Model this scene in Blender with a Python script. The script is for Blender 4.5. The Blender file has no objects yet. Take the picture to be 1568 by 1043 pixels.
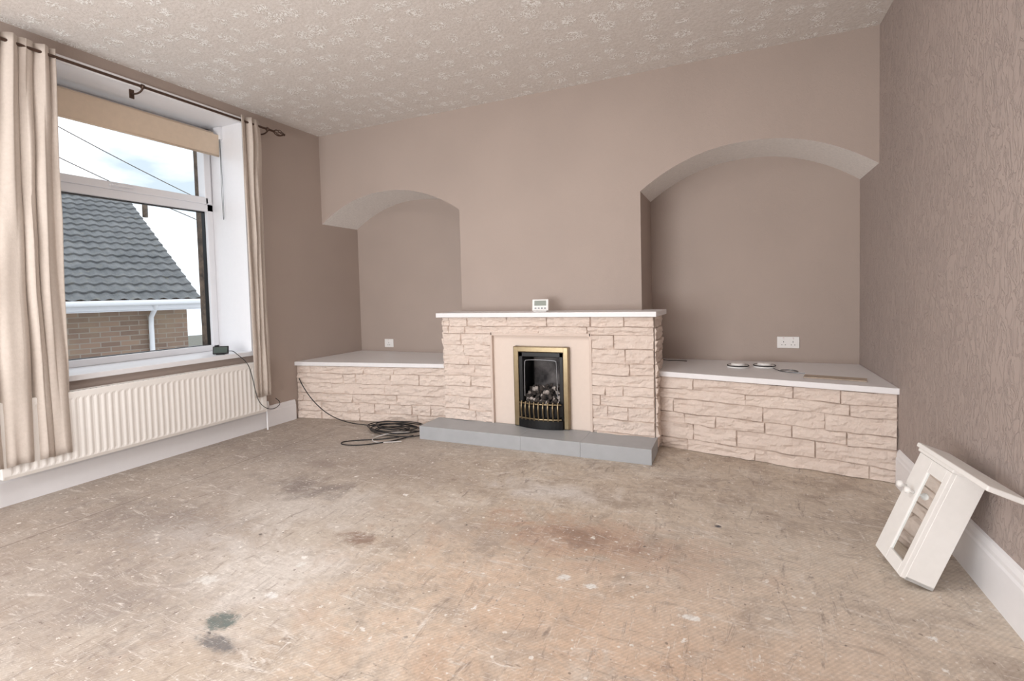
import bpy, bmesh, math, random
from mathutils import Vector, Matrix, noise
random.seed(7)
S=bpy.context.scene
try:
    S.view_settings.view_transform='Standard'; S.view_settings.look='None'
except Exception as e: print(e)
XL,XR,YW,YB,ZC=-3.66,.82,3.71,4.21,2.66
YR=-1.6
def lin(c):
    return tuple([(v/255/12.92 if v/255<=.04045 else ((v/255+.055)/1.055)**2.4) for v in c])+(1,)
# ---------- material helpers ----------
class N:
    def __init__(s,name,col=(200,200,200),rough=.6,metal=0):
        s.m=bpy.data.materials.new(name); s.m.use_nodes=True; s.t=s.m.node_tree
        s.b=s.t.nodes['Principled BSDF']; s.b.inputs['Base Color'].default_value=lin(col)
        s.b.inputs['Roughness'].default_value=rough; s.b.inputs['Metallic'].default_value=metal
        s.co=None
    def n(s,ty,ins={},**kw):
        x=s.t.nodes.new(ty)
        for k,v in kw.items(): setattr(x,k,v)
        for k,v in ins.items():
            if hasattr(v,'is_output'): s.t.links.new(v,x.inputs[k])
            else: x.inputs[k].default_value=v
        return x
    def coord(s,scale=(1,1,1),rot=(0,0,0),loc=(0,0,0),kind='Object'):
        if s.co is None: s.co=s.n('ShaderNodeTexCoord')
        return s.n('ShaderNodeMapping',{0:s.co.outputs[kind],1:loc,2:rot,3:scale}).outputs[0]
    def noise(s,vec,scale,detail=4,rough=.55,dist=0):
        return s.n('ShaderNodeTexNoise',{'Vector':vec,'Scale':scale,'Detail':detail,'Roughness':rough,'Distortion':dist}).outputs[0]
    def vor(s,vec,scale,out='Distance',feature='F1',rnd=1):
        return s.n('ShaderNodeTexVoronoi',{'Vector':vec,'Scale':scale,'Randomness':rnd},feature=feature).outputs[out]
    def ramp(s,fac,a,b,lo=0.,hi=1.):
        return s.n('ShaderNodeMapRange',{0:fac,1:a,2:b,3:lo,4:hi}).outputs[0]
    def math(s,op,a,b=0.):
        return s.n('ShaderNodeMath',{0:a,1:b},operation=op).outputs[0]
    def mix(s,fac,a,b,blend='MIX'):
        x=s.n('ShaderNodeMix',data_type='RGBA',blend_type=blend)
        for i,v in ((0,fac),(6,a),(7,b)):
            if hasattr(v,'is_output'): s.t.links.new(v,x.inputs[i])
            else: x.inputs[i].default_value=v if i==0 else (lin(v) if len(v)==3 else v)
        return x.outputs[2]
    def col(s,o): s.t.links.new(o,s.b.inputs['Base Color'])
    def bump(s,h,strength=.3,dist=.01):
        o=s.n('ShaderNodeBump',{'Height':h,'Strength':strength,'Distance':dist}).outputs[0]
        s.t.links.new(o,s.b.inputs['Normal'])
def simple(name,col,rough=.5,metal=0,var=.06,bs=0.1,sc=30):
    k=N(name,col,rough,metal)
    v=k.noise(k.coord(),sc,3)
    c2=tuple(max(0,c*(1-var)) for c in col)
    k.col(k.mix(v,col,c2))
    if bs: k.bump(v,bs,.002)
    return k.m
# ---------- materials ----------
def wallpaper(name,col,b,sc=34):
    k=N(name,col,.7)
    v=k.coord((1,1,.45))
    a=k.noise(v,sc,4,.55,1.6)
    w=k.noise(k.coord((1,1,.5),loc=(3,1,0)),80,3)
    r=k.math('ABSOLUTE',k.math('SUBTRACT',a,.5))
    h=k.math('ADD',k.ramp(r,0,.05,1,0),k.math('MULTIPLY',w,.4))
    k.col(k.mix(k.ramp(k.noise(k.coord(),1.3,2),.3,.7),col,tuple(c*.965 for c in col)))
    k.bump(h,b,.004)
    return k.m
WCOL=(179,164,155)
M_wall=wallpaper('taupe_wallpaper',WCOL,.14)
M_wallR=wallpaper('taupe_wallpaper_embossed',(176,162,156),.7,24)
def artex(name,col):
    k=N(name,col,.85)
    v=k.coord()
    warp=k.noise(v,11,3)
    c=k.vor(v,6.8,rnd=.45)
    blob=k.ramp(k.math('ADD',c,k.ramp(warp,.25,.75,-.2,.2)),.28,.42,1,0)
    fine=k.noise(v,28,3,.5,2.2)
    fr=k.ramp(k.math('ABSOLUTE',k.math('SUBTRACT',fine,.5)),0.015,.075,1,0)
    bf=k.math('MULTIPLY',blob,fr)
    f2=k.noise(k.coord(loc=(5,5,5)),60,4,.65)
    h=k.math('ADD',k.math('MULTIPLY',bf,.8),k.math('MULTIPLY',f2,.8))
    cc=k.mix(k.ramp(f2,.4,.62,0,.5),col,(196,188,181))
    cc=k.mix(k.math('MULTIPLY',blob,.4),cc,(190,181,173))
    k.col(k.mix(bf,cc,(255,255,253)))
    k.bump(h,.38,.012)
    return k.m
M_ceil=artex('artex_ceiling',(220,214,209))
M_soff=simple('textured_soffit',(250,246,242),.85,0,.14,.9,60)
M_white=simple('white_gloss_paint',(240,240,243),.35,0,.02,0)
M_upvc=simple('white_upvc',(240,241,245),.25,0,.01,0)
M_shelf=simple('white_laminate',(240,239,241),.4,0,.03,0)
M_black=simple('black_metal',(22,22,24),.35,.3,.1,.1)
M_rubber=simple('black_cable',(24,26,30),.5,0,.1,0)
M_brass=simple('brass',(158,142,114),.3,1,.15,0)
M_bronze=simple('bronze_rod',(92,72,62),.4,.6,.15,0)
M_steel=simple('brushed_steel',(150,152,156),.3,1,.1,0)
M_panel=simple('cream_render_panel',(232,217,206),.7,0,.03,.1)
M_grey=simple('grey_hearth_paint',(176,179,183),.45,0,.08,.25,12)
M_coal=simple('ceramic_coal',(92,84,80),.9,0,.6,.5,40)
M_cab=simple('cabinet_white_paint',(244,243,241),.5,0,.04,.1)
M_blind=simple('blind_fabric',(226,206,184),.8,0,.06,.1)
def curtain_mat():
    k=N('curtain_fabric',(206,188,176),.9)
    n1=k.noise(k.coord((60,60,60)),1,2)
    k.col(k.mix(n1,(213,202,193),(196,185,175))); k.bump(k.noise(k.coord((1,1,.6)),140,2),.3,.002)
    return k.m
M_curt=curtain_mat()
def stone_mat():
    k=N('split_face_stone',(226,205,188),.85)
    at=k.n('ShaderNodeAttribute',attribute_name='tint').outputs['Fac']
    n1=k.noise(k.coord(),14,5,.6)
    c=k.mix(n1,(240,227,217),(230,213,202))
    c=k.mix(k.math('MULTIPLY',at,.25),c,(218,200,189))
    n3=k.noise(k.coord((1,1,1.8)),30,7,.7,.6)
    c=k.mix(k.ramp(n3,.5,.7,0,.25),c,(208,189,178))
    k.col(c); k.bump(n3,.8,.012)
    return k.m
M_stone=stone_mat()
M_mort=simple('stone_mortar',(226,209,198),.95,0,.06,.2)
def floor_mat():
    k=N('worn_underlay_floor',(186,166,148),.8)
    v=k.coord()
    big=k.noise(v,1.1,5,.6,.3); med=k.noise(v,4.5,7,.68,.6); fine=k.noise(v,38,6,.75); m2=k.noise(k.coord(loc=(7,3,0)),2.6,8,.72,.8); m3=k.noise(k.coord(loc=(1,9,0)),9,8,.75,1.)
    c=k.mix(k.ramp(big,.35,.65),(218,205,189),(202,187,170))
    c=k.mix(k.ramp(med,.47,.62,0,.7),c,(172,157,145))
    c=k.mix(k.ramp(m2,.50,.62,0,.65),c,(228,220,209))
    c=k.mix(k.ramp(m3,.52,.64,0,.5),c,(160,144,132))
    c=k.mix(k.ramp(m3,.48,.38,0,.45),c,(226,217,206))
    sx=k.n('ShaderNodeSeparateXYZ',{0:v}).outputs
    def blob(cx,cy,rx,ry,soft=.5,nz=.6,src=None):
        q=k.coord((1/rx,1/ry,1))
        d=k.n('ShaderNodeVectorMath',{0:q,1:(cx/rx,cy/ry,0)},operation='DISTANCE').outputs['Value']
        d=k.math('ADD',d,k.ramp(src or med,.3,.7,-nz,nz))
        return k.ramp(d,1-soft,1+soft*.3,1,0)
    m=k.math('MULTIPLY',k.ramp(k.math('ADD',sx[0],k.ramp(med,.3,.7,-.9,.9)),-1.2,-2.3,0,1),.62)
    c=k.mix(m,c,(166,155,148))
    for b_,f_,cl in ((blob(-.35,1.55,1.1,.7,.8,.9),.5,(220,188,162)),(blob(-.45,2.10,.5,.2,.6,.9),.6,(180,140,116)),(blob(.0,1.45,.6,.3,.8,1.),.45,(208,174,146)),
        (blob(.35,2.2,.8,.9,.8,.8),.55,(222,211,198)),(blob(-.9,2.55,.38,.12,.8,.9),.8,(228,223,219)),(blob(-1.75,1.35,.4,.35,.9,1.1,m2),.75,(230,225,220)),
        (blob(-2.05,1.9,.5,.2,.9,1.2,m2),.6,(220,214,208)),(blob(-2.28,2.11,.28,.14,.8,1.),.7,(118,108,106)),(blob(-2.45,2.45,.2,.1,.8,1.),.5,(136,122,116)),(blob(-1.57,1.73,.10,.05,.6,1.,m3),.75,(128,98,82)),
        (blob(-.62,2.12,.22,.1,.8,1.,m3),.6,(136,108,94)),(blob(-2.7,1.5,.5,.22,.9,1.1,m3),.6,(130,120,116)),(blob(-3.1,2.6,.5,.3,.9,1.1,m3),.5,(144,132,126)),(blob(-2.1,1.05,.4,.2,.9,1.1,m3),.55,(136,126,122)),
        (blob(-1.9,2.5,.5,.16,.9,1.1,m3),.5,(148,132,122)),(blob(-1.1,2.0,.4,.15,.9,1.1,m3),.45,(156,138,126)),(blob(-2.3,1.45,.3,.14,.9,1.1,m3),.5,(214,208,204)),
        (blob(-1.61,1.10,.06,.05,.3,.35,fine),.95,(104,118,116)),(blob(-1.52,1.02,.09,.035,.5,.5,fine),.85,(104,106,110)),
        (blob(-.60,1.78,.03,.02,.3,.5,fine),1.,(240,238,234)),(blob(-.49,1.76,.025,.018,.3,.5,fine),1.,(238,236,232)),(blob(-.14,1.71,.035,.016,.3,.6,fine),1.,(240,238,234)),(blob(-1.57,1.27,.03,.02,.3,.5,fine),1.,(240,238,236)),(blob(-1.64,1.47,.02,.02,.3,.5,fine),.9,(236,234,230)),(blob(-1.9,1.25,.05,.03,.4,.6,fine),.9,(230,228,224)),
        (blob(-.07,2.43,.016,.014,.3,.3,fine),1.,(66,72,84))):
        c=k.mix(k.math('MULTIPLY',b_,f_),c,cl)
    for sc,th,amt,colr,seed,g0 in ((5,.06,1.,(244,241,237),3,.6),(9,.08,1.,(240,236,230),63,.62),(18,.12,.95,(238,233,226),9,.55),(34,.16,.8,(238,233,227),31,.6),(12,.07,.8,(88,84,84),21,.62),(26,.12,.65,(112,100,92),41,.5)):
        vo=k.n('ShaderNodeTexVoronoi',{'Vector':k.coord(loc=(seed,seed,0)),'Scale':float(sc)})
        sc_=k.n('ShaderNodeSeparateXYZ',{0:vo.outputs['Color']}).outputs
        gate=k.ramp(sc_[0],g0,g0+.03)
        dd=k.math('ADD',vo.outputs['Distance'],k.ramp(fine,.3,.7,-.12,.12))
        dd=k.math('ADD',dd,k.math('MULTIPLY',sc_[1],.08))
        mk=k.math('MULTIPLY',k.math('MULTIPLY',k.ramp(dd,th,th+.02,1,0),gate),amt)
        c=k.mix(mk,c,colr)
    for sc,rt,sq,a,b,amt,cl in ((4,.6,(1,4,1),.57,.67,.85,(232,226,219)),(5,-.5,(4,1,1),.57,.68,.7,(130,117,110)),(3,1.2,(1,5,1),.58,.68,.6,(152,138,128)),(9,.2,(1,6,1),.59,.67,.85,(240,235,230)),(7,-.9,(7,1,1),.59,.68,.75,(234,228,221)),(14,1.9,(1,7,1),.59,.66,.7,(112,100,94)),(16,.9,(1,8,1),.60,.65,.9,(244,240,235)),(12,-.4,(9,1,1),.61,.66,.85,(242,238,232))):
        sm=k.noise(k.coord(sq,(0,0,rt),(sc,sc,0)),sc,8,.75,1.2)
        c=k.mix(k.ramp(sm,a,b,0,amt),c,cl)
    wv=k.n('ShaderNodeTexWave',{'Vector':k.coord(rot=(0,0,.7)),'Scale':26.,'Distortion':1.2,'Detail':1.,'Detail Scale':3.}).outputs['Fac']
    c=k.mix(k.math('MULTIPLY',wv,.14),c,(124,104,88))
    c=k.mix(k.ramp(fine,.42,.68,0,.36),c,(148,134,124))
    ln=k.ramp(k.math('ABSOLUTE',k.math('SUBTRACT',sx[0],-3.05)),.002,.006,.5,0)
    c=k.mix(ln,c,(100,90,82))
    k.col(c)
    k.bump(k.math('ADD',k.math('MULTIPLY',wv,.25),fine),.3,.003)
    return k.m
M_floor=floor_mat()
# ---------- mesh helpers ----------
def link(o,parent=None):
    bpy.context.collection.objects.link(o)
    if parent: o.parent=parent
    return o
def empty(name,loc=(0,0,0)):
    e=bpy.data.objects.new(name,None); e.location=loc; e.empty_display_size=.1
    bpy.context.collection.objects.link(e); return e
def mesh(name,vs,fs,mat,parent=None,smooth=False):
    m=bpy.data.meshes.new(name); m.from_pydata([tuple(v) for v in vs],[],fs); m.update()
    if mat:
        for x in (mat if isinstance(mat,(list,tuple)) else [mat]): m.materials.append(x)
    if smooth:
        for p in m.polygons: p.use_smooth=True
    return link(bpy.data.objects.new(name,m),parent)
def box(name,x0,x1,y0,y1,z0,z1,mat,parent=None,bev=0):
    vs=[(x,y,z) for x in (x0,x1) for y in (y0,y1) for z in (z0,z1)]
    fs=[(0,1,3,2),(4,6,7,5),(0,4,5,1),(2,3,7,6),(0,2,6,4),(1,5,7,3)]
    o=mesh(name,vs,fs,mat,parent)
    if bev:
        b=o.modifiers.new('bevel','BEVEL'); b.width=bev; b.segments=2
    return o
def prism(name,poly,z0,z1,mat,parent=None,bev=0):
    n=len(poly)
    vs=[(x,y,z0) for x,y in poly]+[(x,y,z1) for x,y in poly]
    fs=[tuple(range(n))[::-1],tuple(range(n,2*n))]+[(i,(i+1)%n,n+(i+1)%n,n+i) for i in range(n)]
    o=mesh(name,vs,fs,mat,parent)
    if bev:
        b=o.modifiers.new('bevel','BEVEL'); b.width=bev; b.segments=2
    return o
def tube(name,pts,r,mat,parent=None,cyc=False,smooth=True,res=3):
    cu=bpy.data.curves.new(name,'CURVE'); cu.dimensions='3D'; cu.bevel_depth=r; cu.bevel_resolution=res
    if smooth and len(pts)>2:
        s=cu.splines.new('NURBS'); s.points.add(len(pts)-1); s.order_u=3; s.use_endpoint_u=not cyc; s.resolution_u=6
    else:
        s=cu.splines.new('POLY'); s.points.add(len(pts)-1)
    for p,q in zip(s.points,pts): p.co=(*q,1)
    s.use_cyclic_u=cyc; cu.use_fill_caps=True
    cu.materials.append(mat)
    return link(bpy.data.objects.new(name,cu),parent)
def lathe(name,prof,mat,parent=None,loc=(0,0,0),axis='Z',seg=28):
    vs=[];fs=[]
    for r,z in prof:
        for i in range(seg):
            a=2*math.pi*i/seg; x,y=r*math.cos(a),r*math.sin(a)
            p={'Z':(x,y,z),'Y':(x,z,y),'X':(z,x,y)}[axis]
            vs.append(Vector(p)+Vector(loc))
    for j in range(len(prof)-1):
        for i in range(seg):
            fs.append((j*seg+i,j*seg+(i+1)%seg,(j+1)*seg+(i+1)%seg,(j+1)*seg+i))
    fs.append(tuple(range(seg))); fs.append(tuple(range((len(prof)-1)*seg,len(prof)*seg)))
    return mesh(name,vs,fs,mat,parent,True)
# ---------- room shell ----------
box('floor',XL-.6,XR+.2,YR-.2,YB+.2,-.12,0,M_floor)
box('ceiling',XL-.6,XR+.2,YR-.2,YB+.2,ZC,ZC+.12,M_ceil)
box('wall_right',XR,XR+.2,YR-.2,YB+.2,0,ZC,M_wallR)
box('wall_rear',XL-.5,XR+.2,YR-.2,YR,0,ZC,M_wall)
box('wall_back',XL-.5,XR+.2,YB,YB+.2,0,ZC,M_wall)
def arch(xa,za,xb,zb,apex,n=36):
    out=[]
    for i in range(n+1):
        t=i/n; s=2*t-1
        out.append((xa+(xb-xa)*t, za+(zb-za)*t+apex*(1-abs(s)**2.15)))
    return out
Lp=arch(XL,1.815,-2.12,1.82,.24); Rp=arch(-.61,1.815,XR,1.835,.25)
vs=[];fs=[];mi=[]
def strip(P):
    b0=len(vs)
    for x,z in P: vs.extend([(x,YW,z),(x,YW,ZC),(x,YB,z)])
    for i in range(len(P)-1):
        a=b0+3*i; fs.append((a,a+3,a+4,a+1)); mi.append(0)
        fs.append((a,a+2,a+5,a+3)); mi.append(1)
strip(Lp); strip(Rp)
b0=len(vs); vs+= [(-2.12,YW,0),(-.61,YW,0),(-.61,YW,ZC),(-2.12,YW,ZC),(-2.12,YB,0),(-2.12,YB,ZC),(-.61,YB,0),(-.61,YB,ZC)]
fs+=[(b0,b0+1,b0+2,b0+3),(b0+4,b0,b0+3,b0+5),(b0+1,b0+6,b0+7,b0+2)]; mi+=[0,0,0]
o=mesh('wall_chimney_breast',vs,fs,[M_wall,M_soff])
for p,i in zip(o.data.polygons,mi): p.material_index=i
# left wall w/ window opening
WY0,WY1,WZ0,WZ1=1.38,2.885,.645,2.56
XO=-4.14
def wl(nm,y0,y1,z0,z1): return box(nm,XO,XL,y0,y1,z0,z1,M_wall,lw)
lw=empty('wall_left')
wl('left_of_window',YR,WY0,0,ZC); wl('right_of_window',WY1,YB,0,ZC)
wl('below_window',WY0,WY1,0,WZ0); wl('above_window',WY0,WY1,WZ1,ZC)
rv=empty('window_1')
t=.012
box('reveal_jamb_right',XO+.06,XL+.002,WY1-t,WY1+.002,WZ0,WZ1,M_white,rv)
box('reveal_jamb_left',XO+.06,XL+.002,WY0-.002,WY0+t,WZ0,WZ1,M_white,rv)
box('reveal_head',XO+.06,XL+.002,WY0,WY1,WZ1-t,WZ1+.002,M_white,rv)
box('sill_board',XO+.06,XL+.035,WY0-.03,WY1+.03,WZ0-.01,WZ0+.025,M_white,rv,.004)
box('head_trim',XL-.002,XL+.012,WY0-.02,WY1+.02,WZ1-.02,WZ1+.025,M_white,rv,.003)
fx0,fx1=-4.12,-4.05
fz0,fz1=WZ0+.025,WZ1-t
def fr(nm,y0,y1,z0,z1,x0=fx0,x1=fx1,b=.006,m=None): return box(nm,x0,x1,y0,y1,z0,z1,m or M_upvc,rv,b)
fy0,fy1=WY0+t,WY1-t
fr('frame_right',fy1-.055,fy1,fz0,fz1); fr('frame_left',fy0,fy0+.055,fz0,fz1)
fr('frame_bottom',fy0,fy1,fz0,fz0+.05); fr('frame_top',fy0,fy1,fz1-.055,fz1)
fr('transom',fy0,fy1,1.85,1.915)
fr('sash_bottom',fy0+.05,fy1-.05,1.91,1.965,fx0,fx1+.018); fr('sash_top',fy0+.05,fy1-.05,fz1-.10,fz1-.05,fx0,fx1+.018)
fr('sash_right',fy1-.075,fy1-.02,1.91,fz1-.05,fx0,fx1+.018); fr('sash_left',fy0+.02,fy0+.075,1.91,fz1-.05,fx0,fx1+.018)
for nm,y0,y1,z0,z1 in (('r',fy1-.060,fy1-.054,fz0+.05,1.85),('b',fy0+.05,fy1-.055,fz0+.049,fz0+.054),('t',fy0+.05,fy1-.055,1.845,1.851)):
    fr('gasket_'+nm,y0,y1,z0,z1,fx0,fx1-.03,0,M_black)
hy=2.12
fr('handle_base',hy-.03,hy+.03,1.925,1.95,fx1+.015,fx1+.03); fr('handle_lever',hy-.02,hy+.12,1.93,1.945,fx1+.03,fx1+.045)
kg=N('window_glass',(255,255,255),.0); kg.b.inputs['Transmission Weight'].default_value=1; kg.b.inputs['IOR'].default_value=1.02
mesh('glass_pane',[(-4.09,fy0,fz0),(-4.09,fy1,fz0),(-4.09,fy1,fz1),(-4.09,fy0,fz1)],[(0,1,2,3)],kg.m,rv)
k=N('weathered_stone',(90,80,72),.95); c=k.mix(k.ramp(k.noise(k.coord(),9,6,.7),.35,.65),(130,114,100),(72,66,62)); k.col(c); k.bump(k.noise(k.coord(),20,5),.6,.02); M_ext=k.m
box('exterior_stone_jamb',-4.27,XO-.001,2.862,3.1,.4,2.7,M_ext,rv,.01)
box('exterior_stone_sill',-4.32,XO-.001,1.2,3.1,.5,.62,M_ext,rv,.01)
# blind
bl=empty('roller_blind')
lathe('blind_roll',[(.0,-.0),(.02,0),(.02,1.40),(0,1.40)],M_blind,bl,(-3.93,WY0+.03,2.475),'Y')
box('blind_fabric',-3.911,-3.908,WY0+.035,WY1-.035,2.30,2.475,M_blind,bl)
lathe('blind_hem',[(0,0),(.008,0),(.008,1.43),(0,1.43)],M_blind,bl,(-3.909,WY0+.035,2.30),'Y',12)
box('blind_bracket',-3.97,-3.89,WY1-.035,WY1-.013,2.44,2.545,M_white,bl)
tube('blind_chain',[(-3.9,WY1-.03,2.47),(-3.89,WY1-.03,2.1),(-3.885,WY1-.035,1.75),(-3.88,WY1-.05,1.80),(-3.885,WY1-.045,2.2),(-3.9,WY1-.03,2.47)],.0022,M_steel,bl)
# ---------- baseboards ----------
def skirt(nm,side,y0,y1,h=.18):
    s=1 if side=='left' else -1; x=XL if side=='left' else XR
    prof=[(0,0),(.018,0),(.018,h-.05),(.014,h-.04),(.014,h-.025),(.008,h-.006),(0,h)]
    vs=[(x+s*a,y,b) for y in (y0,y1) for a,b in prof]; m=len(prof)
    fs=[(i,(i+1)%m,m+(i+1)%m,m+i) for i in range(m)]+[tuple(range(m)),tuple(range(m,2*m))]
    mesh(nm,vs,fs,M_white)
skirt('baseboard_left','left',YR,3.29); skirt('baseboard_right','right',YR,3.27,.2)
# ---------- stone cladding ----------
def stones(name,p0,p1,z0,z1,rows,parent,depth=.017,seed=1):
    rnd=random.Random(seed)
    a=Vector((*p0,0)); b=Vector((*p1,0)); d=(b-a); Ln=d.length; d.normalize()
    nrm=Vector((d.y,-d.x,0))
    vs=[];fs=[];tint=[]
    rh=(z1-z0)/rows
    zc=z0; hs=[rh*(1+rnd.uniform(-.25,.25)) for _ in range(rows)]; k_=(z1-z0)/sum(hs); hs=[h*k_ for h in hs]
    def wob(px,zb):
        if zb<z0+.004 or zb>z1-.004: return 0
        return .008*noise.noise(Vector((px*5,zb*40,seed)))+.004*noise.noise(Vector((px*16,zb*40,seed+4)))
    for h in hs:
        x=-rnd.uniform(0,.3)
        while x<Ln:
            l=rnd.choice((rnd.uniform(.12,.28),rnd.uniform(.28,.62))); xa=max(0,x); xb=min(Ln,x+l); x+=l
            if Ln-xb<.09: xb=Ln; x=Ln+1
            if xb-xa<.03: continue
            nx=max(4,int((xb-xa)/.014)); nz=7; base=len(vs); tt=rnd.random(); out=rnd.uniform(0.,1.)
            tl=rnd.uniform(-.7,.9)
            for j in range(nz+1):
                for i in range(nx+1):
                    u_=i/nx;v_=j/nz; edge=(i in(0,nx)) or (j in (0,nz))
                    px=xa+.0003+(xb-xa-.0006)*u_; v2=v_
                    if j==1: v2=v_*.35
                    if j==nz-1: v2=1-(1-v_)*.35
                    zb=zc+.0003+wob(px,zc); zt=zc+h-.0003+wob(px,zc+h)
                    pz=zb+(zt-zb)*v2
                    if i==1: px-=.7*(xb-xa)/nx
                    if i==nx-1: px+=.7*(xb-xa)/nx
                    q=Vector((px*8+seed*7,pz*26,seed+tt*9))
                    nn=noise.noise(q)+.6*noise.noise(q*2.1)+.45*noise.noise(q*4.7)
                    o=.009+depth*(out*.3+.2+.9*nn+tl*(v_-.5)*.8)
                    if edge: o=.004
                    vs.append(a+d*px+nrm*min(max(o,0.003),.032)+Vector((0,0,pz)))
            for j in range(nz):
                for i in range(nx):
                    A=base+j*(nx+1)+i; fs.append((A,A+1,A+nx+2,A+nx+1)); tint.append(tt)
        zc+=h
    o=mesh(name,vs,fs,M_stone,parent)
    at=o.data.attributes.new('tint','FLOAT','FACE')
    for i,t_ in enumerate(tint): at.data[i].value=t_
    return o
lu=empty('stone_shelf_unit')
Lf=[(XL,3.34),(-2.13,3.575)]
prism('core',[Lf[0],Lf[1],(-2.13,YB),(XL,YB)],0,.485,M_mort,lu)
stones('stone_front',Lf[0],Lf[1],0,.485,6,lu,seed=3)
prism('top_slab',[(XL,3.305),(-2.135,3.535),(-2.135,YW),(-2.12,YW),(-2.12,YB),(XL,YB)],.487,.522,M_shelf,lu,.003)
ru=empty('stone_shelf_unit')
Rf=[(-.48,3.575),(XR,3.31)]
prism('core',[Rf[0],Rf[1],(XR,YB),(-.60,YB),(-.60,3.76),(-.48,3.76)],0,.495,M_mort,ru)
stones('stone_front',Rf[0],Rf[1],0,.495,6,ru,seed=8)
prism('top_slab',[(-.475,3.54),(XR,3.275),(XR,YB),(-.605,YB),(-.605,3.76),(-.475,3.76)],.497,.532,M_shelf,ru,.003)
# fireplace
fp=empty('stone_fireplace')
FX0,FX1,FY,FT=-2.13,-.485,3.42,.918
PX0,PX1,PZ=-1.705,-.915,.79
box('pier_left',FX0,PX0,FY,YW,0,FT,M_mort,fp); box('pier_right',PX1,FX1,FY,3.76,0,FT,M_mort,fp)
box('lintel_core',PX0,PX1,FY,YW,PZ,FT,M_mort,fp)
stones('pier_left_stones',(FX0,FY),(PX0,FY),0.02,PZ,9,fp,seed=11); stones('pier_right_stones',(PX1,FY),(FX1,FY),0.02,PZ,9,fp,seed=12)
stones('lintel_stones',(FX0,FY),(FX1,FY),PZ,FT,2,fp,seed=13)
stones('return_right_stones',(FX1,FY),(FX1,3.76),0.02,FT,11,fp,seed=14)
stones('return_left_stones',(FX0,YW),(FX0,FY),0.02,FT,11,fp,seed=15)
OX0,OX1,OZ=-1.475,-1.115,.665
for nm,a,b,c_,d_ in (('l',PX0,OX0,0,PZ),('r',OX1,PX1,0,PZ),('t',OX0,OX1,OZ,PZ)): box('render_panel_'+nm,a,b,FY+.012,YW,c_,d_,M_panel,fp)
for nm,a,b,c_,d_ in (('l',PX0-.004,PX0+.014,.1,PZ+.010),('r',PX1-.014,PX1+.004,.1,PZ+.010),('t',PX0,PX1,PZ-.012,PZ+.010)): box('panel_edge_'+nm,a,b,FY-.020,FY+.02,c_,d_,M_mort,fp,.003)
prism('mantel_shelf',[(-2.17,3.37),(-.462,3.37),(-.445,3.78),(-.605,3.78),(-.605,YW),(-2.17,YW)],FT,.953,M_shelf,fp,.003)
for i,(a,b) in enumerate(((-2.20,-1.361),(-1.3604,-.931),(-.9304,-.47))): box('hearth_slab_%d'%(i+1),a,b,3.14,FY+.0,0,.1,M_grey,fp,.0015)
# ---------- gas fire ----------
gf=empty('gas_fire')
bx0,bx1,bz0,bz1=-1.51,-1.08,.101,.70
yf=FY-.012
w=.042
box('brass_trim_left',bx0,bx0+w,yf-.02,yf+.03,bz0,bz1,M_brass,gf,.006); box('brass_trim_right',bx1-w,bx1,yf-.02,yf+.03,bz0,bz1,M_brass,gf,.006)
box('brass_trim_top',bx0+.001,bx1-.001,yf-.019,yf+.03,bz1-w,bz1,M_brass,gf,.006)
box('black_surround_left',bx0+w,bx0+w+.03,yf-.012,yf+.03,.12,bz1-w,M_black,gf,.004); box('black_surround_right',bx1-w-.03,bx1-w,yf-.012,yf+.03,.12,bz1-w,M_black,gf,.004)
box('black_surround_top',bx0+w,bx1-w,yf-.012,yf+.03,bz1-w-.035,bz1-w,M_black,gf,.004)
ix0,ix1=bx0+w+.02,bx1-w-.02
box('firebox_back',ix0,ix1,3.64,3.66,.11,.65,M_black,gf); box('firebox_left',ix0-.01,ix0,yf+.03,3.66,.11,.65,M_black,gf); box('firebox_right',ix1,ix1+.01,yf+.03,3.66,.11,.65,M_black,gf)
box('firebox_top',ix0,ix1,yf+.03,3.66,.65,.66,M_black,gf); box('firebox_base',ix0,ix1,yf-.02,3.66,.101,.24,M_black,gf)
tube('steel_rim',[(ix0+.025,yf-.014,.33),(ix0+.025,yf-.014,.585),(ix0+.04,yf-.014,.603),(ix1-.04,yf-.014,.603),(ix1-.025,yf-.014,.585),(ix1-.025,yf-.014,.33)],.004,M_steel,gf)
k=N('sooty_firebrick',(70,66,66),.9); k.col(k.mix(k.ramp(k.noise(k.coord(),8,4),.35,.65),(46,44,46),(120,116,116))); M_soot=k.m
box('firebrick_back',ix0+.02,ix1-.02,3.61,3.638,.24,.62,M_soot,gf)
bm=bmesh.new()
for i in range(120):
    x=random.uniform(ix0+.015,ix1-.015); y=random.uniform(yf-.01,3.56)
    z=.25+.11*((y-yf)/.15)*.9+random.uniform(0,.06)*(1-abs((x-(ix0+ix1)/2)/.17)*.5)
    m=Matrix.Translation((x,y,z))@Matrix.Rotation(random.uniform(0,6),4,Vector((random.random(),random.random(),random.random()+.1)))@Matrix.Diagonal((random.uniform(.8,1.3),1,random.uniform(.6,1),1))
    r_=bmesh.ops.create_icosphere(bm,subdivisions=1,radius=random.uniform(.013,.023),matrix=m)
    mi_=0 if random.random()<.65 else 1
    for v in r_['verts']:
        v.co+=Vector((random.uniform(-1,1),random.uniform(-1,1),random.uniform(-1,1)))*.004
        for f in v.link_faces: f.material_index=mi_
me=bpy.data.meshes.new('coals'); bm.to_mesh(me); bm.free(); me.materials.append(M_coal); me.materials.append(simple('ash_white_coal',(206,196,190),.9,0,.2,.3)); link(bpy.data.objects.new('coals',me),gf)
cxm=(ix0+ix1)/2
def bow(x): return yf-.03-.04*(1-((x-cxm)/(.19))**2)
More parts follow.
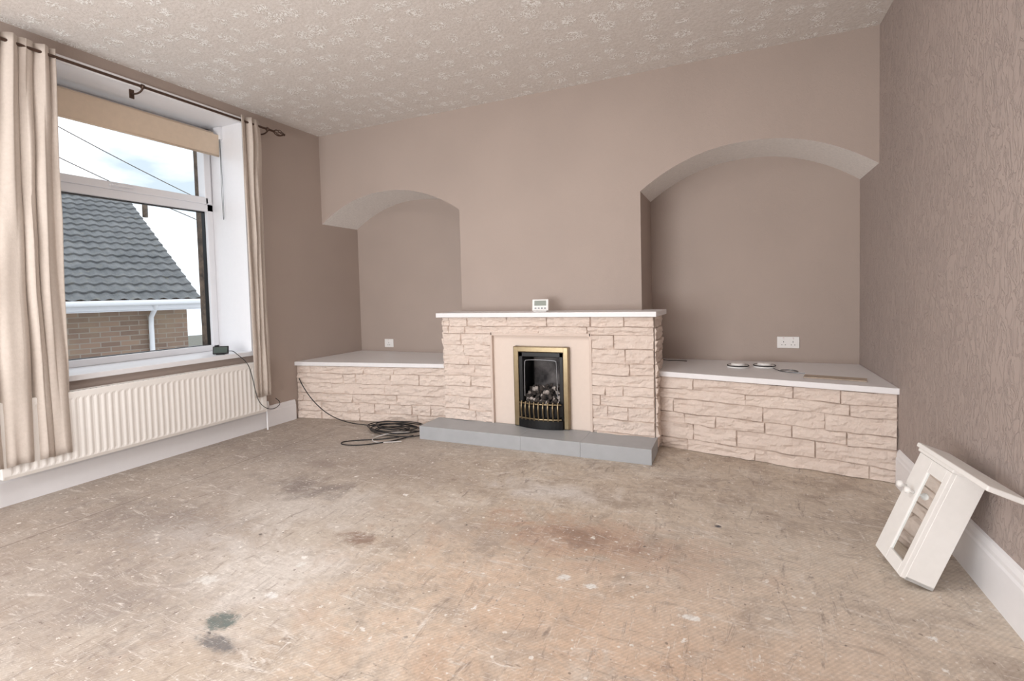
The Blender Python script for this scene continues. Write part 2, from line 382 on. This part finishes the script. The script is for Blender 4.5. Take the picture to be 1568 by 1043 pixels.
for zz,rr in ((.285,.006),(.175,.007)):
    tube('fret_rail',[(ix0-.01+(ix1-ix0+.02)*i/12,bow(ix0-.01+(ix1-ix0+.02)*i/12),zz) for i in range(13)],rr,M_brass,gf)
for i in range(9):
    x=ix0+.012+(ix1-ix0-.024)*i/8
    tube('fret_bar',[(x,bow(x),.30),(x,bow(x)-.010,.275),(x,bow(x)-.012,.235),(x,bow(x)-.004,.20),(x,bow(x),.165)],.0065,M_brass,gf)
poly_=[(ix0-.02,yf-.005)]+[(ix0-.02+(ix1-ix0+.04)*i/12,bow(ix0-.02+(ix1-ix0+.04)*i/12)+.004) for i in range(13)]+[(ix1+.02,yf-.005)]
prism('ash_pan_cover',poly_,.101,.165,M_black,gf,.004)
prism('burner_tray',[(a,b+.012) for a,b in poly_],.19,.27,M_black,gf,.003)
# ---------- radiator ----------
rd=empty('radiator')
RY0,RY1,RZ0,RZ1,RX=1.27,2.90,.165,.585,-3.545
npit=42; vs=[];fs=[]
prof=[]
for i in range(npit):
    y=RY0+.03+(RY1-RY0-.06)*i/npit; p=(RY1-RY0-.06)/npit
    prof+= [(y,0),(y+p*.3,-.003),(y+p*.55,-.003),(y+p*.85,0)]
prof=[(RY0,-.0),]+prof+[(RY1-.03,0),(RY1,0)]
zs=[(RZ0,0,-.008),(RZ0+.02,0,0),(RZ0+.035,1,0),(RZ1-.05,1,0),(RZ1-.035,0,0),(RZ1-.005,0,0),(RZ1,0,-.006)]
for z,a,o in zs:
    for y,d in prof: vs.append((RX+d*a+o,y,z))
m=len(prof)
for j in range(len(zs)-1):
    for i in range(m-1): A=j*m+i; fs.append((A,A+1,A+m+1,A+m))
M_rad=simple('radiator_enamel',(244,241,237),.35,0,.02,0)
mesh('front_panel',vs,fs,M_rad,rd)
box('back_panel',RX-.075,RX-.06,RY0,RY1,RZ0,RZ1,M_rad,rd,.004)
box('end_cap_near',RX-.085,RX-.001,RY0-.006,RY0+.006,RZ0+.005,RZ1,M_rad,rd,.003); box('end_cap_far',RX-.085,RX-.001,RY1-.006,RY1+.006,RZ0+.005,RZ1,M_rad,rd,.003)
for i in range(54):
    y=RY0+.02+(RY1-RY0-.04)*i/53; box('grille_slat',RX-.08,RX-.004,y-.006,y+.006,RZ1-.008,RZ1-.002,M_rad,rd)
box('bottom_fill',RX-.06,RX-.008,RY0+.01,RY1-.01,RZ0+.01,RZ0+.02,M_rad,rd)
for y in (RY0+.25,RY1-.25): box('wall_bracket',XL,RX-.07,y-.015,y+.015,RZ0+.05,RZ1-.06,M_rad,rd)
for y in (RY0-.035,RY1+.035):
    tube('supply_pipe',[(RX-.04,y,0),(RX-.04,y,.19)],.0075,M_white,rd,smooth=False)
    lathe('valve_cap',[(0,0),(.016,0),(.018,.02),(.014,.055),(0,.056)],M_white,rd,(RX-.04,y,.185))
    tube('valve_tail',[(RX-.04,y,.195),(RX-.04,y+(.04 if y<2 else -.04),.195)],.009,M_steel,rd,smooth=False)
# ---------- curtains ----------
def curtain(nm,y0t,y1t,y0b,y1b,zb,zt,folds,amp,seed):
    e=empty(nm)
    nx=folds*16; nz=44; vs=[];fs=[]
    for j in range(nz+1):
        v_=j/nz; z=zb+(zt-zb)*v_
        for i in range(nx+1):
            u_=i/nx
            a,b=y0b+(y0t-y0b)*v_**2, y1b+(y1t-y1b)*v_**2
            wp=noise.noise(Vector((u_*2.6,v_*.9,seed*3.1)))
            ph=(u_*folds+1.1*wp*(1-.5*v_))*2*math.pi
            y=a+(b-a)*u_+.006*math.sin(2*ph)
            A=amp*(.7+.9*noise.noise(Vector((u_*3.3+4,v_*1.3,seed))))
            x=-3.535+A*math.sin(ph)+.3*A*math.sin(2*ph+1.3)+.014*noise.noise(Vector((u_*5,v_*6,seed)))
            vs.append((x,y,z+(.006*math.sin(ph) if j==0 else 0)))
    for j in range(nz):
        for i in range(nx): A=j*(nx+1)+i; fs.append((A,A+1,A+nx+2,A+nx+1))
    o=mesh('drape',vs,fs,M_curt,e,True); s=o.modifiers.new('thick','SOLIDIFY'); s.thickness=.004
    return e
curtain('curtain',1.33,1.60,1.24,1.585,.235,2.56,4,.026,1)
curtain('curtain',2.76,2.96,2.78,2.96,.30,2.555,3,.024,5)
cr=empty('curtain_rod')
tube('rod',[(-3.535,1.0,2.515),(-3.535,3.08,2.515)],.009,M_bronze,cr,smooth=False)
for y in (1.12,2.06,3.02):
    tube('bracket',[(XL,y,2.49),(-3.60,y,2.48),(-3.55,y,2.488),(-3.535,y,2.503)],.006,M_bronze,cr); box('bracket_plate',XL-.001,XL+.008,y-.015,y+.015,2.46,2.52,M_bronze,cr,.003)
    lathe('bracket_ring',[(.0,-.008),(.015,-.008),(.015,.008),(0,.008)],M_bronze,cr,(-3.535,y,2.515),'Y',16)
for k_ in range(6):
    a=k_*math.pi/3
    tube('finial_cage',[(-3.535+r_*math.cos(a+q*2),3.08+q*.10,2.515+r_*math.sin(a+q*2)) for q,r_ in ((0,.006),(.2,.02),(.5,.028),(.8,.02),(1,.006))],.0032,M_bronze,cr)
lathe('finial_tip',[(0,0),(.01,.004),(.01,.014),(0,.022)],M_bronze,cr,(-3.535,3.178,2.515),'Y',12)
# ---------- sockets ----------
M_plastic=simple('white_plastic',(246,245,244),.3,0,.01,0)
def socket(nm,cx,cz,w,gangs):
    e=empty(nm); box('plate',cx-w/2,cx+w/2,YB-.010,YB,cz-.043,cz+.043,M_plastic,e,.004)
    for g in range(gangs):
        gx=cx+(g-(gangs-1)/2)*.062
        for dx,dz,a,b in ((0,.008,.004,.009),(-.011,-.014,.006,.004),(.011,-.014,.006,.004)):
            box('pin_slot',gx+dx-a/2,gx+dx+a/2,YB-.0115,YB-.009,cz+dz-b/2-.004,cz+dz+b/2-.004,M_black,e)
        box('switch',gx-.007+.0,gx+.007,YB-.014,YB-.009,cz+.022,cz+.036,M_plastic,e,.002)
        box('switch_mark',gx-.004,gx+.004,YB-.0147,YB-.0138,cz+.033,cz+.035,simple('red_mark',(200,50,40),.5,0,0,0),e)
socket('wall_socket',-3.29,.608,.11,1); socket('wall_socket',.375,.68,.147,2)
# ---------- thermostat on mantel ----------
th=empty('thermostat')
def rotobj(o,loc,rz=0,rx=0,ry=0): o.location=loc; o.rotation_euler=(rx,ry,rz); return o
o=box('body',-.062,.062,-.012,.012,0,.088,M_plastic,th,.005); rotobj(o,(0,0,.006),0,-.2)
o=box('lcd_screen',-.045,.045,-.0135,-.011,.038,.076,simple('lcd_grey',(150,158,150),.3,0,.05,0),th); rotobj(o,(0,0,.006),0,-.2)
for i in range(4):
    o=box('button',-.042+i*.024,-.028+i*.024,-.0145,-.011,.012,.024,M_steel,th,.001); rotobj(o,(0,0,.006),0,-.2)
box('stand',-.05,.05,-.03,.04,0,.008,M_plastic,th,.002)
th.location=(-1.325,3.50,.9535); th.rotation_euler=(0,0,.15)
sd=empty('digital_clock')
o=box('body',-.055,.055,-.01,.01,0,.062,M_black,sd,.004); rotobj(o,(0,0,.004),0,-.25)
o=box('display',-.047,.047,-.0115,-.009,.008,.054,simple('display_glass',(70,84,80),.15,0,.1,0),sd); rotobj(o,(0,0,.004),0,-.25)
box('foot',-.03,.03,-.02,.035,0,.006,M_black,sd,.001)
sd.location=(-3.70,2.63,WZ0+.0255); sd.rotation_euler=(0,0,.75)
tube('clock_power_cable',[(-3.69,2.66,.69),(-3.65,2.69,.70),(-3.61,2.70,.67),(-3.50,2.71,.60),(-3.50,2.74,.50),(-3.51,2.77,.38),(-3.50,2.79,.27),(-3.48,2.85,.20),(-3.47,2.93,.19),(-3.52,3.03,.22),(-3.58,3.02,.25)],.0028,M_rubber)
# ---------- floor cables ----------
rc=random.Random(4)
pts=[(-3.62,3.315,.37),(-3.55,3.29,.30),(-3.42,3.285,.17),(-3.25,3.28,.07),(-3.05,3.28,.02),(-2.85,3.30,.008),(-2.7,3.33,.008)]
cc=(-2.50,3.24)
for i in range(70):
    a=i*.62; rr=.16+.06*math.sin(i*.23)+rc.uniform(-.02,.02)
    pts.append((cc[0]+1.35*rr*math.cos(a)+.04*math.sin(i*.11), min(3.42,cc[1]+.75*rr*math.sin(a)+.03*math.cos(i*.17)), .008+.0006*i+rc.uniform(0,.004)))
tube('coiled_cable',pts,.004,M_rubber)
pts=[(-2.36,3.10,.01),(-2.45,3.02,.006),(-2.60,2.95,.006),(-2.72,2.86,.006),(-2.66,2.80,.006),(-2.52,2.83,.006),(-2.40,2.95,.006),(-2.32,3.05,.008),(-2.28,3.17,.01)]
tube('loose_cable',pts,.004,M_rubber)
M_wcab=simple('grey_cable',(206,202,200),.5,0,.05,0)
tube('white_cable',[(-2.28,3.02,.006),(-2.36,2.97,.006),(-2.46,2.93,.006),(-2.55,3.0,.006),(-2.5,3.08,.02),(-2.35,3.12,.05),(-2.3,3.2,.02)],.004,M_wcab)
# ---------- shelf items ----------
def disc(cx,cy,r_):
    e=empty('round_plastic_base')
    z=.5325
    lathe('lower_ring',[(0,0),(r_,0),(r_,.010),(r_*.9,.016),(r_*.5,.018),(0,.018)],M_plastic,e,(cx,cy,z))
    tube('dark_rim',[(cx+r_*.97*math.cos(a*.314),cy+r_*.97*math.sin(a*.314),z+.014) for a in range(20)],.0042,M_rubber,e,cyc=True)
    lathe('upper_disc',[(0,.018),(r_*.62,.018),(r_*.62,.026),(r_*.5,.031),(0,.031)],M_plastic,e,(cx,cy,z))
disc(.03,3.85,.072); disc(.20,3.90,.072)
tube('shelf_cable',[(.25,3.82,.54),(.27,3.74,.536),(.33,3.68,.536),(.40,3.72,.536),(.37,3.79,.536),(.28,3.78,.536),(.30,3.69,.536),(.42,3.66,.536)],.003,M_steel)
tube('aerial_cable',[(-.598,4.0,.60),(-.56,4.0,.56),(-.48,4.05,.537),(-.40,4.10,.536),(-.33,4.06,.536)],.0028,M_rubber)
o=mesh('cardboard_strip',[(-.16,-.05,0),(.16,-.05,0),(.16,.05,0),(-.16,.05,0),(-.16,-.05,.006),(.16,-.05,.006),(.16,.05,.006),(-.16,.05,.006)],[(3,2,1,0),(4,5,6,7),(0,1,5,4),(1,2,6,5),(2,3,7,6),(3,0,4,7)],simple('cardboard',(214,196,178),.8,0,.3,.2,25))
o.location=(.56,3.52,.533); o.rotation_euler=(0,0,-.2)
# ---------- tilted cabinet ----------
cb=empty('mirrored_wall_cabinet')
Wc,Dc,Hc=.235,.105,.44
def cbox(nm,x0,x1,y0,y1,z0,z1,m,b=.002): return box(nm,x0-Dc,x1-Dc,y0,y1,z0,z1,m,cb,b)
cbox('side_near',.014,Dc,0,.014,0,Hc,M_cab); cbox('side_far',.014,Dc,Wc-.014,Wc,0,Hc,M_cab)
cbox('back_board',Dc-.006,Dc,0.014,Wc-.014,0,Hc,M_cab,0); cbox('bottom_board',.014,Dc,.0,Wc,0,.014,M_cab)
cbox('top_cornice',-.018,Dc-.012,-.22,Wc+.008,Hc+.0,Hc+.018,M_cab,.004); cbox('cornice_step',-.008,Dc-.012,-.015,Wc+.004,Hc-.014,Hc+.001,M_cab,.003)
M_mirror=N('mirror_glass',(225,228,228),.03,1).m
ma,mb=.030,.135
cbox('door_stile_near',0,.015,.001,ma,0.002,Hc-.016,M_cab); cbox('door_stile_far',0,.015,mb,Wc-.001,0.002,Hc-.016,M_cab)
cbox('door_rail_bottom',0,.015,ma,mb,0.002,.05,M_cab); cbox('door_rail_top',0,.015,ma,mb,Hc-.066,Hc-.016,M_cab)
cbox('mirror_panel',.006,.01,ma-.002,mb+.002,.048,Hc-.064,M_mirror,0)
for i,ky in enumerate((.152,.218)):
    lathe('knob_%d'%i,[(0,.0),(.006,0),(.005,-.012),(.012,-.018),(.014,-.026),(.009,-.033),(0,-.034)],M_cab,cb,(-Dc,ky,.28),'X',18)
cb.location=(.642,2.17,0.001); cb.rotation_euler=(0,math.radians(20.8),math.radians(6))
# ---------- exterior ----------
hs=empty('neighbour_house')
E=Vector((-7.88,5.25,1.12)); Rg=Vector((-12.33,6.55,3.5))
a_=Vector((-.28,-.96,0)).normalized()
def roofmat():
    k=N('concrete_roof_tiles',(120,124,130),.85)
    c=k.mix(k.ramp(k.noise(k.coord(),3,6,.7),.3,.7),(140,140,140),(100,102,104)); c=k.mix(k.ramp(k.noise(k.coord(),14,4,.7),.55,.75,0,.5),c,(158,152,132)); k.col(c); return k.m
Lr=9.; rows=19; cols=int(Lr/.16); vs=[];fs=[]
sl=(Rg-E); nr=sl.cross(a_).normalized()
if nr.z<0: nr=-nr
sub=5
nxx=cols*sub
for j in range(rows):
    for e_ in (0,1):
        tj=(j+e_)/rows
        for i in range(nxx+1):
            w_=.013*math.sin(i/sub*2*math.pi)
            vs.append(E+sl*tj+a_*(Lr*i/nxx)+nr*(w_+(.03 if e_==0 else 0)))
for q in range(2*rows-1):
    for i in range(nxx): A=q*(nxx+1)+i; fs.append((A,A+1,A+nxx+2,A+nxx+1))
mesh('roof_tiles',vs,fs,roofmat(),hs)
sd_=Vector((sl.x,sl.y,0)).normalized()
def bx(nm,o,ax,ay,lx,ly,z0,z1,m):
    q=[o,o+ax*lx,o+ax*lx+ay*ly,o+ay*ly]
    return prism(nm,[(p.x,p.y) for p in q],z0,z1,m,hs)
bk=N('brick_wall_exterior',(150,120,100),.9)
mp=bk.n('ShaderNodeTexCoord').outputs['Object']
sp=bk.n('ShaderNodeSeparateXYZ',{0:mp}).outputs
cb2=bk.n('ShaderNodeCombineXYZ',{0:sp[1],1:sp[2],2:0.}).outputs[0]
br=bk.n('ShaderNodeTexBrick',{'Vector':cb2,'Color1':lin((160,134,116)),'Color2':lin((130,108,96)),'Mortar':lin((158,148,138)),'Scale':1.,'Mortar Size':.007,'Brick Width':.225,'Row Height':.075}).outputs[0]
bk.col(bk.mix(bk.ramp(bk.noise(bk.coord(),1.5,5,.7),.4,.7,0,.5),br,(166,150,126)))
o0=E+sd_*.35+a_*.12
bx('brick_wall',o0,a_,sd_,Lr,7.5,-3,1.08,bk.m)
bx('fascia',E+sd_*.03,a_,sd_,Lr,.04,.98,1.13,M_upvc)
bx('soffit_board',E+sd_*.03,a_,sd_,Lr,.35,.97,.99,M_upvc)
gp=[E-sd_*.03+a_*s_+Vector((0,0,-.03)) for s_ in (-.05,Lr)]
tube('gutter',gp,.045,M_upvc,hs,smooth=False)
dp=E+a_*.62
tube('downpipe',[dp+Vector((0,0,-.05)),dp+sd_*.05+Vector((0,0,-.12)),dp+sd_*.28+Vector((0,0,-.25)),dp+sd_*.30+Vector((0,0,-.4)),dp+sd_*.30+Vector((0,0,-4))],.035,M_upvc,hs,smooth=False)
R2=Rg+Vector((sl.x,sl.y,-sl.z))
mesh('gable_end',[E-a_*.0,R2,Rg],[(0,1,2)],bk.m,hs)
mesh('rear_roof',[Rg,R2,R2+a_*Lr,Rg+a_*Lr],[(0,1,2,3)],M_ext,hs)
tube('vent_pole',[Rg+Vector((.75,.0,-.6)),Rg+Vector((.75,0,-.05))],.05,M_ext,hs,smooth=False)
k=N('exterior_ground',(120,116,108),.95); k.col(k.mix(k.noise(k.coord(),2,5),(110,112,100),(140,134,124)))
mesh('exterior_ground',[(-60,-40,-3),(XO-.5,-40,-3),(XO-.5,60,-3),(-60,60,-3)],[(0,1,2,3)],k.m)
for i,(z0,z1) in enumerate(((5.6,3.3),(6.4,3.9))):
    tube('overhead_wire',[(-14,2.0,z0+.6),(-13.8,5,z0-(z0-z1)*.45),(-13.6,9,z1)],.010,M_ext)
# ---------- world ----------
W=bpy.data.worlds.new('overcast_sky'); S.world=W; W.use_nodes=True; nt=W.node_tree
bg=nt.nodes['Background']; tc=nt.nodes.new('ShaderNodeTexCoord'); mp=nt.nodes.new('ShaderNodeMapping'); mp.inputs[3].default_value=(1,1,2.5)
nz=nt.nodes.new('ShaderNodeTexNoise'); nz.inputs['Scale'].default_value=3.5; nz.inputs['Detail'].default_value=6
rp=nt.nodes.new('ShaderNodeValToRGB'); rp.color_ramp.elements[0].position=.40; rp.color_ramp.elements[0].color=(.35,.415,.47,1); rp.color_ramp.elements[1].position=.66; rp.color_ramp.elements[1].color=(.95,.97,1,1)
nt.links.new(tc.outputs['Generated'],mp.inputs[0]); nt.links.new(mp.outputs[0],nz.inputs[0]); nt.links.new(nz.outputs[0],rp.inputs[0]); nt.links.new(rp.outputs[0],bg.inputs[0])
bg.inputs[1].default_value=2.15
# ---------- lights ----------
def area(nm,loc,rot,sx,sy,p,col=(1,1,1),portal=False):
    l=bpy.data.lights.new(nm,'AREA'); l.shape='RECTANGLE'; l.size=sx; l.size_y=sy; l.energy=p; l.color=col
    o=bpy.data.objects.new(nm,l); o.location=loc; o.rotation_euler=rot; bpy.context.collection.objects.link(o)
    if portal: l.cycles.is_portal=True
    return o
area('window_portal',(-4.13,(WY0+WY1)/2,1.6),(0,math.radians(-90),0),1.9,1.5,1,portal=True)
area('rear_fill_light',(-1.6,YR+.05,1.1),(math.radians(101),0,math.radians(-7)),3.2,1.8,182,(.98,.99,1))  # main fill added in front of the solid rear wall to brighten the room
area('upward_fill_light',(-1.4,-.7,.5),(math.radians(168),0,0),2.4,1.0,32,(.97,.985,1))  # unseen fill added low behind the camera to lift ceiling and soffits
area('ceiling_fill_light',(-1.3,.9,ZC-.03),(0,0,0),1.2,1.2,28,(1,.985,.97))  # added downward fill under the ceiling, no fitting modelled
# ---------- camera ----------
f_=759.93;ya=math.radians(24.02);pi_=math.radians(-2.28);ro=math.radians(-1.43)
r=Vector((math.cos(ya),math.sin(ya),0));fw=Vector((-math.sin(ya),math.cos(ya),0));up=Vector((0,0,1))
f2=fw*math.cos(pi_)+up*math.sin(pi_);u2=up*math.cos(pi_)-fw*math.sin(pi_)
r3=r*math.cos(ro)+u2*math.sin(ro);u3=u2*math.cos(ro)-r*math.sin(ro)
cam=bpy.data.cameras.new('camera'); co=bpy.data.objects.new('camera',cam); bpy.context.collection.objects.link(co)
M=Matrix.Identity(4)
for i in range(3): M[i][0]=r3[i];M[i][1]=u3[i];M[i][2]=-f2[i]
M[2][3]=1.1
co.matrix_world=M
cam.sensor_width=36; cam.lens=f_/1568*36; cam.shift_y=-(521.5-478.87)/1568; cam.clip_start=.02
S.camera=co
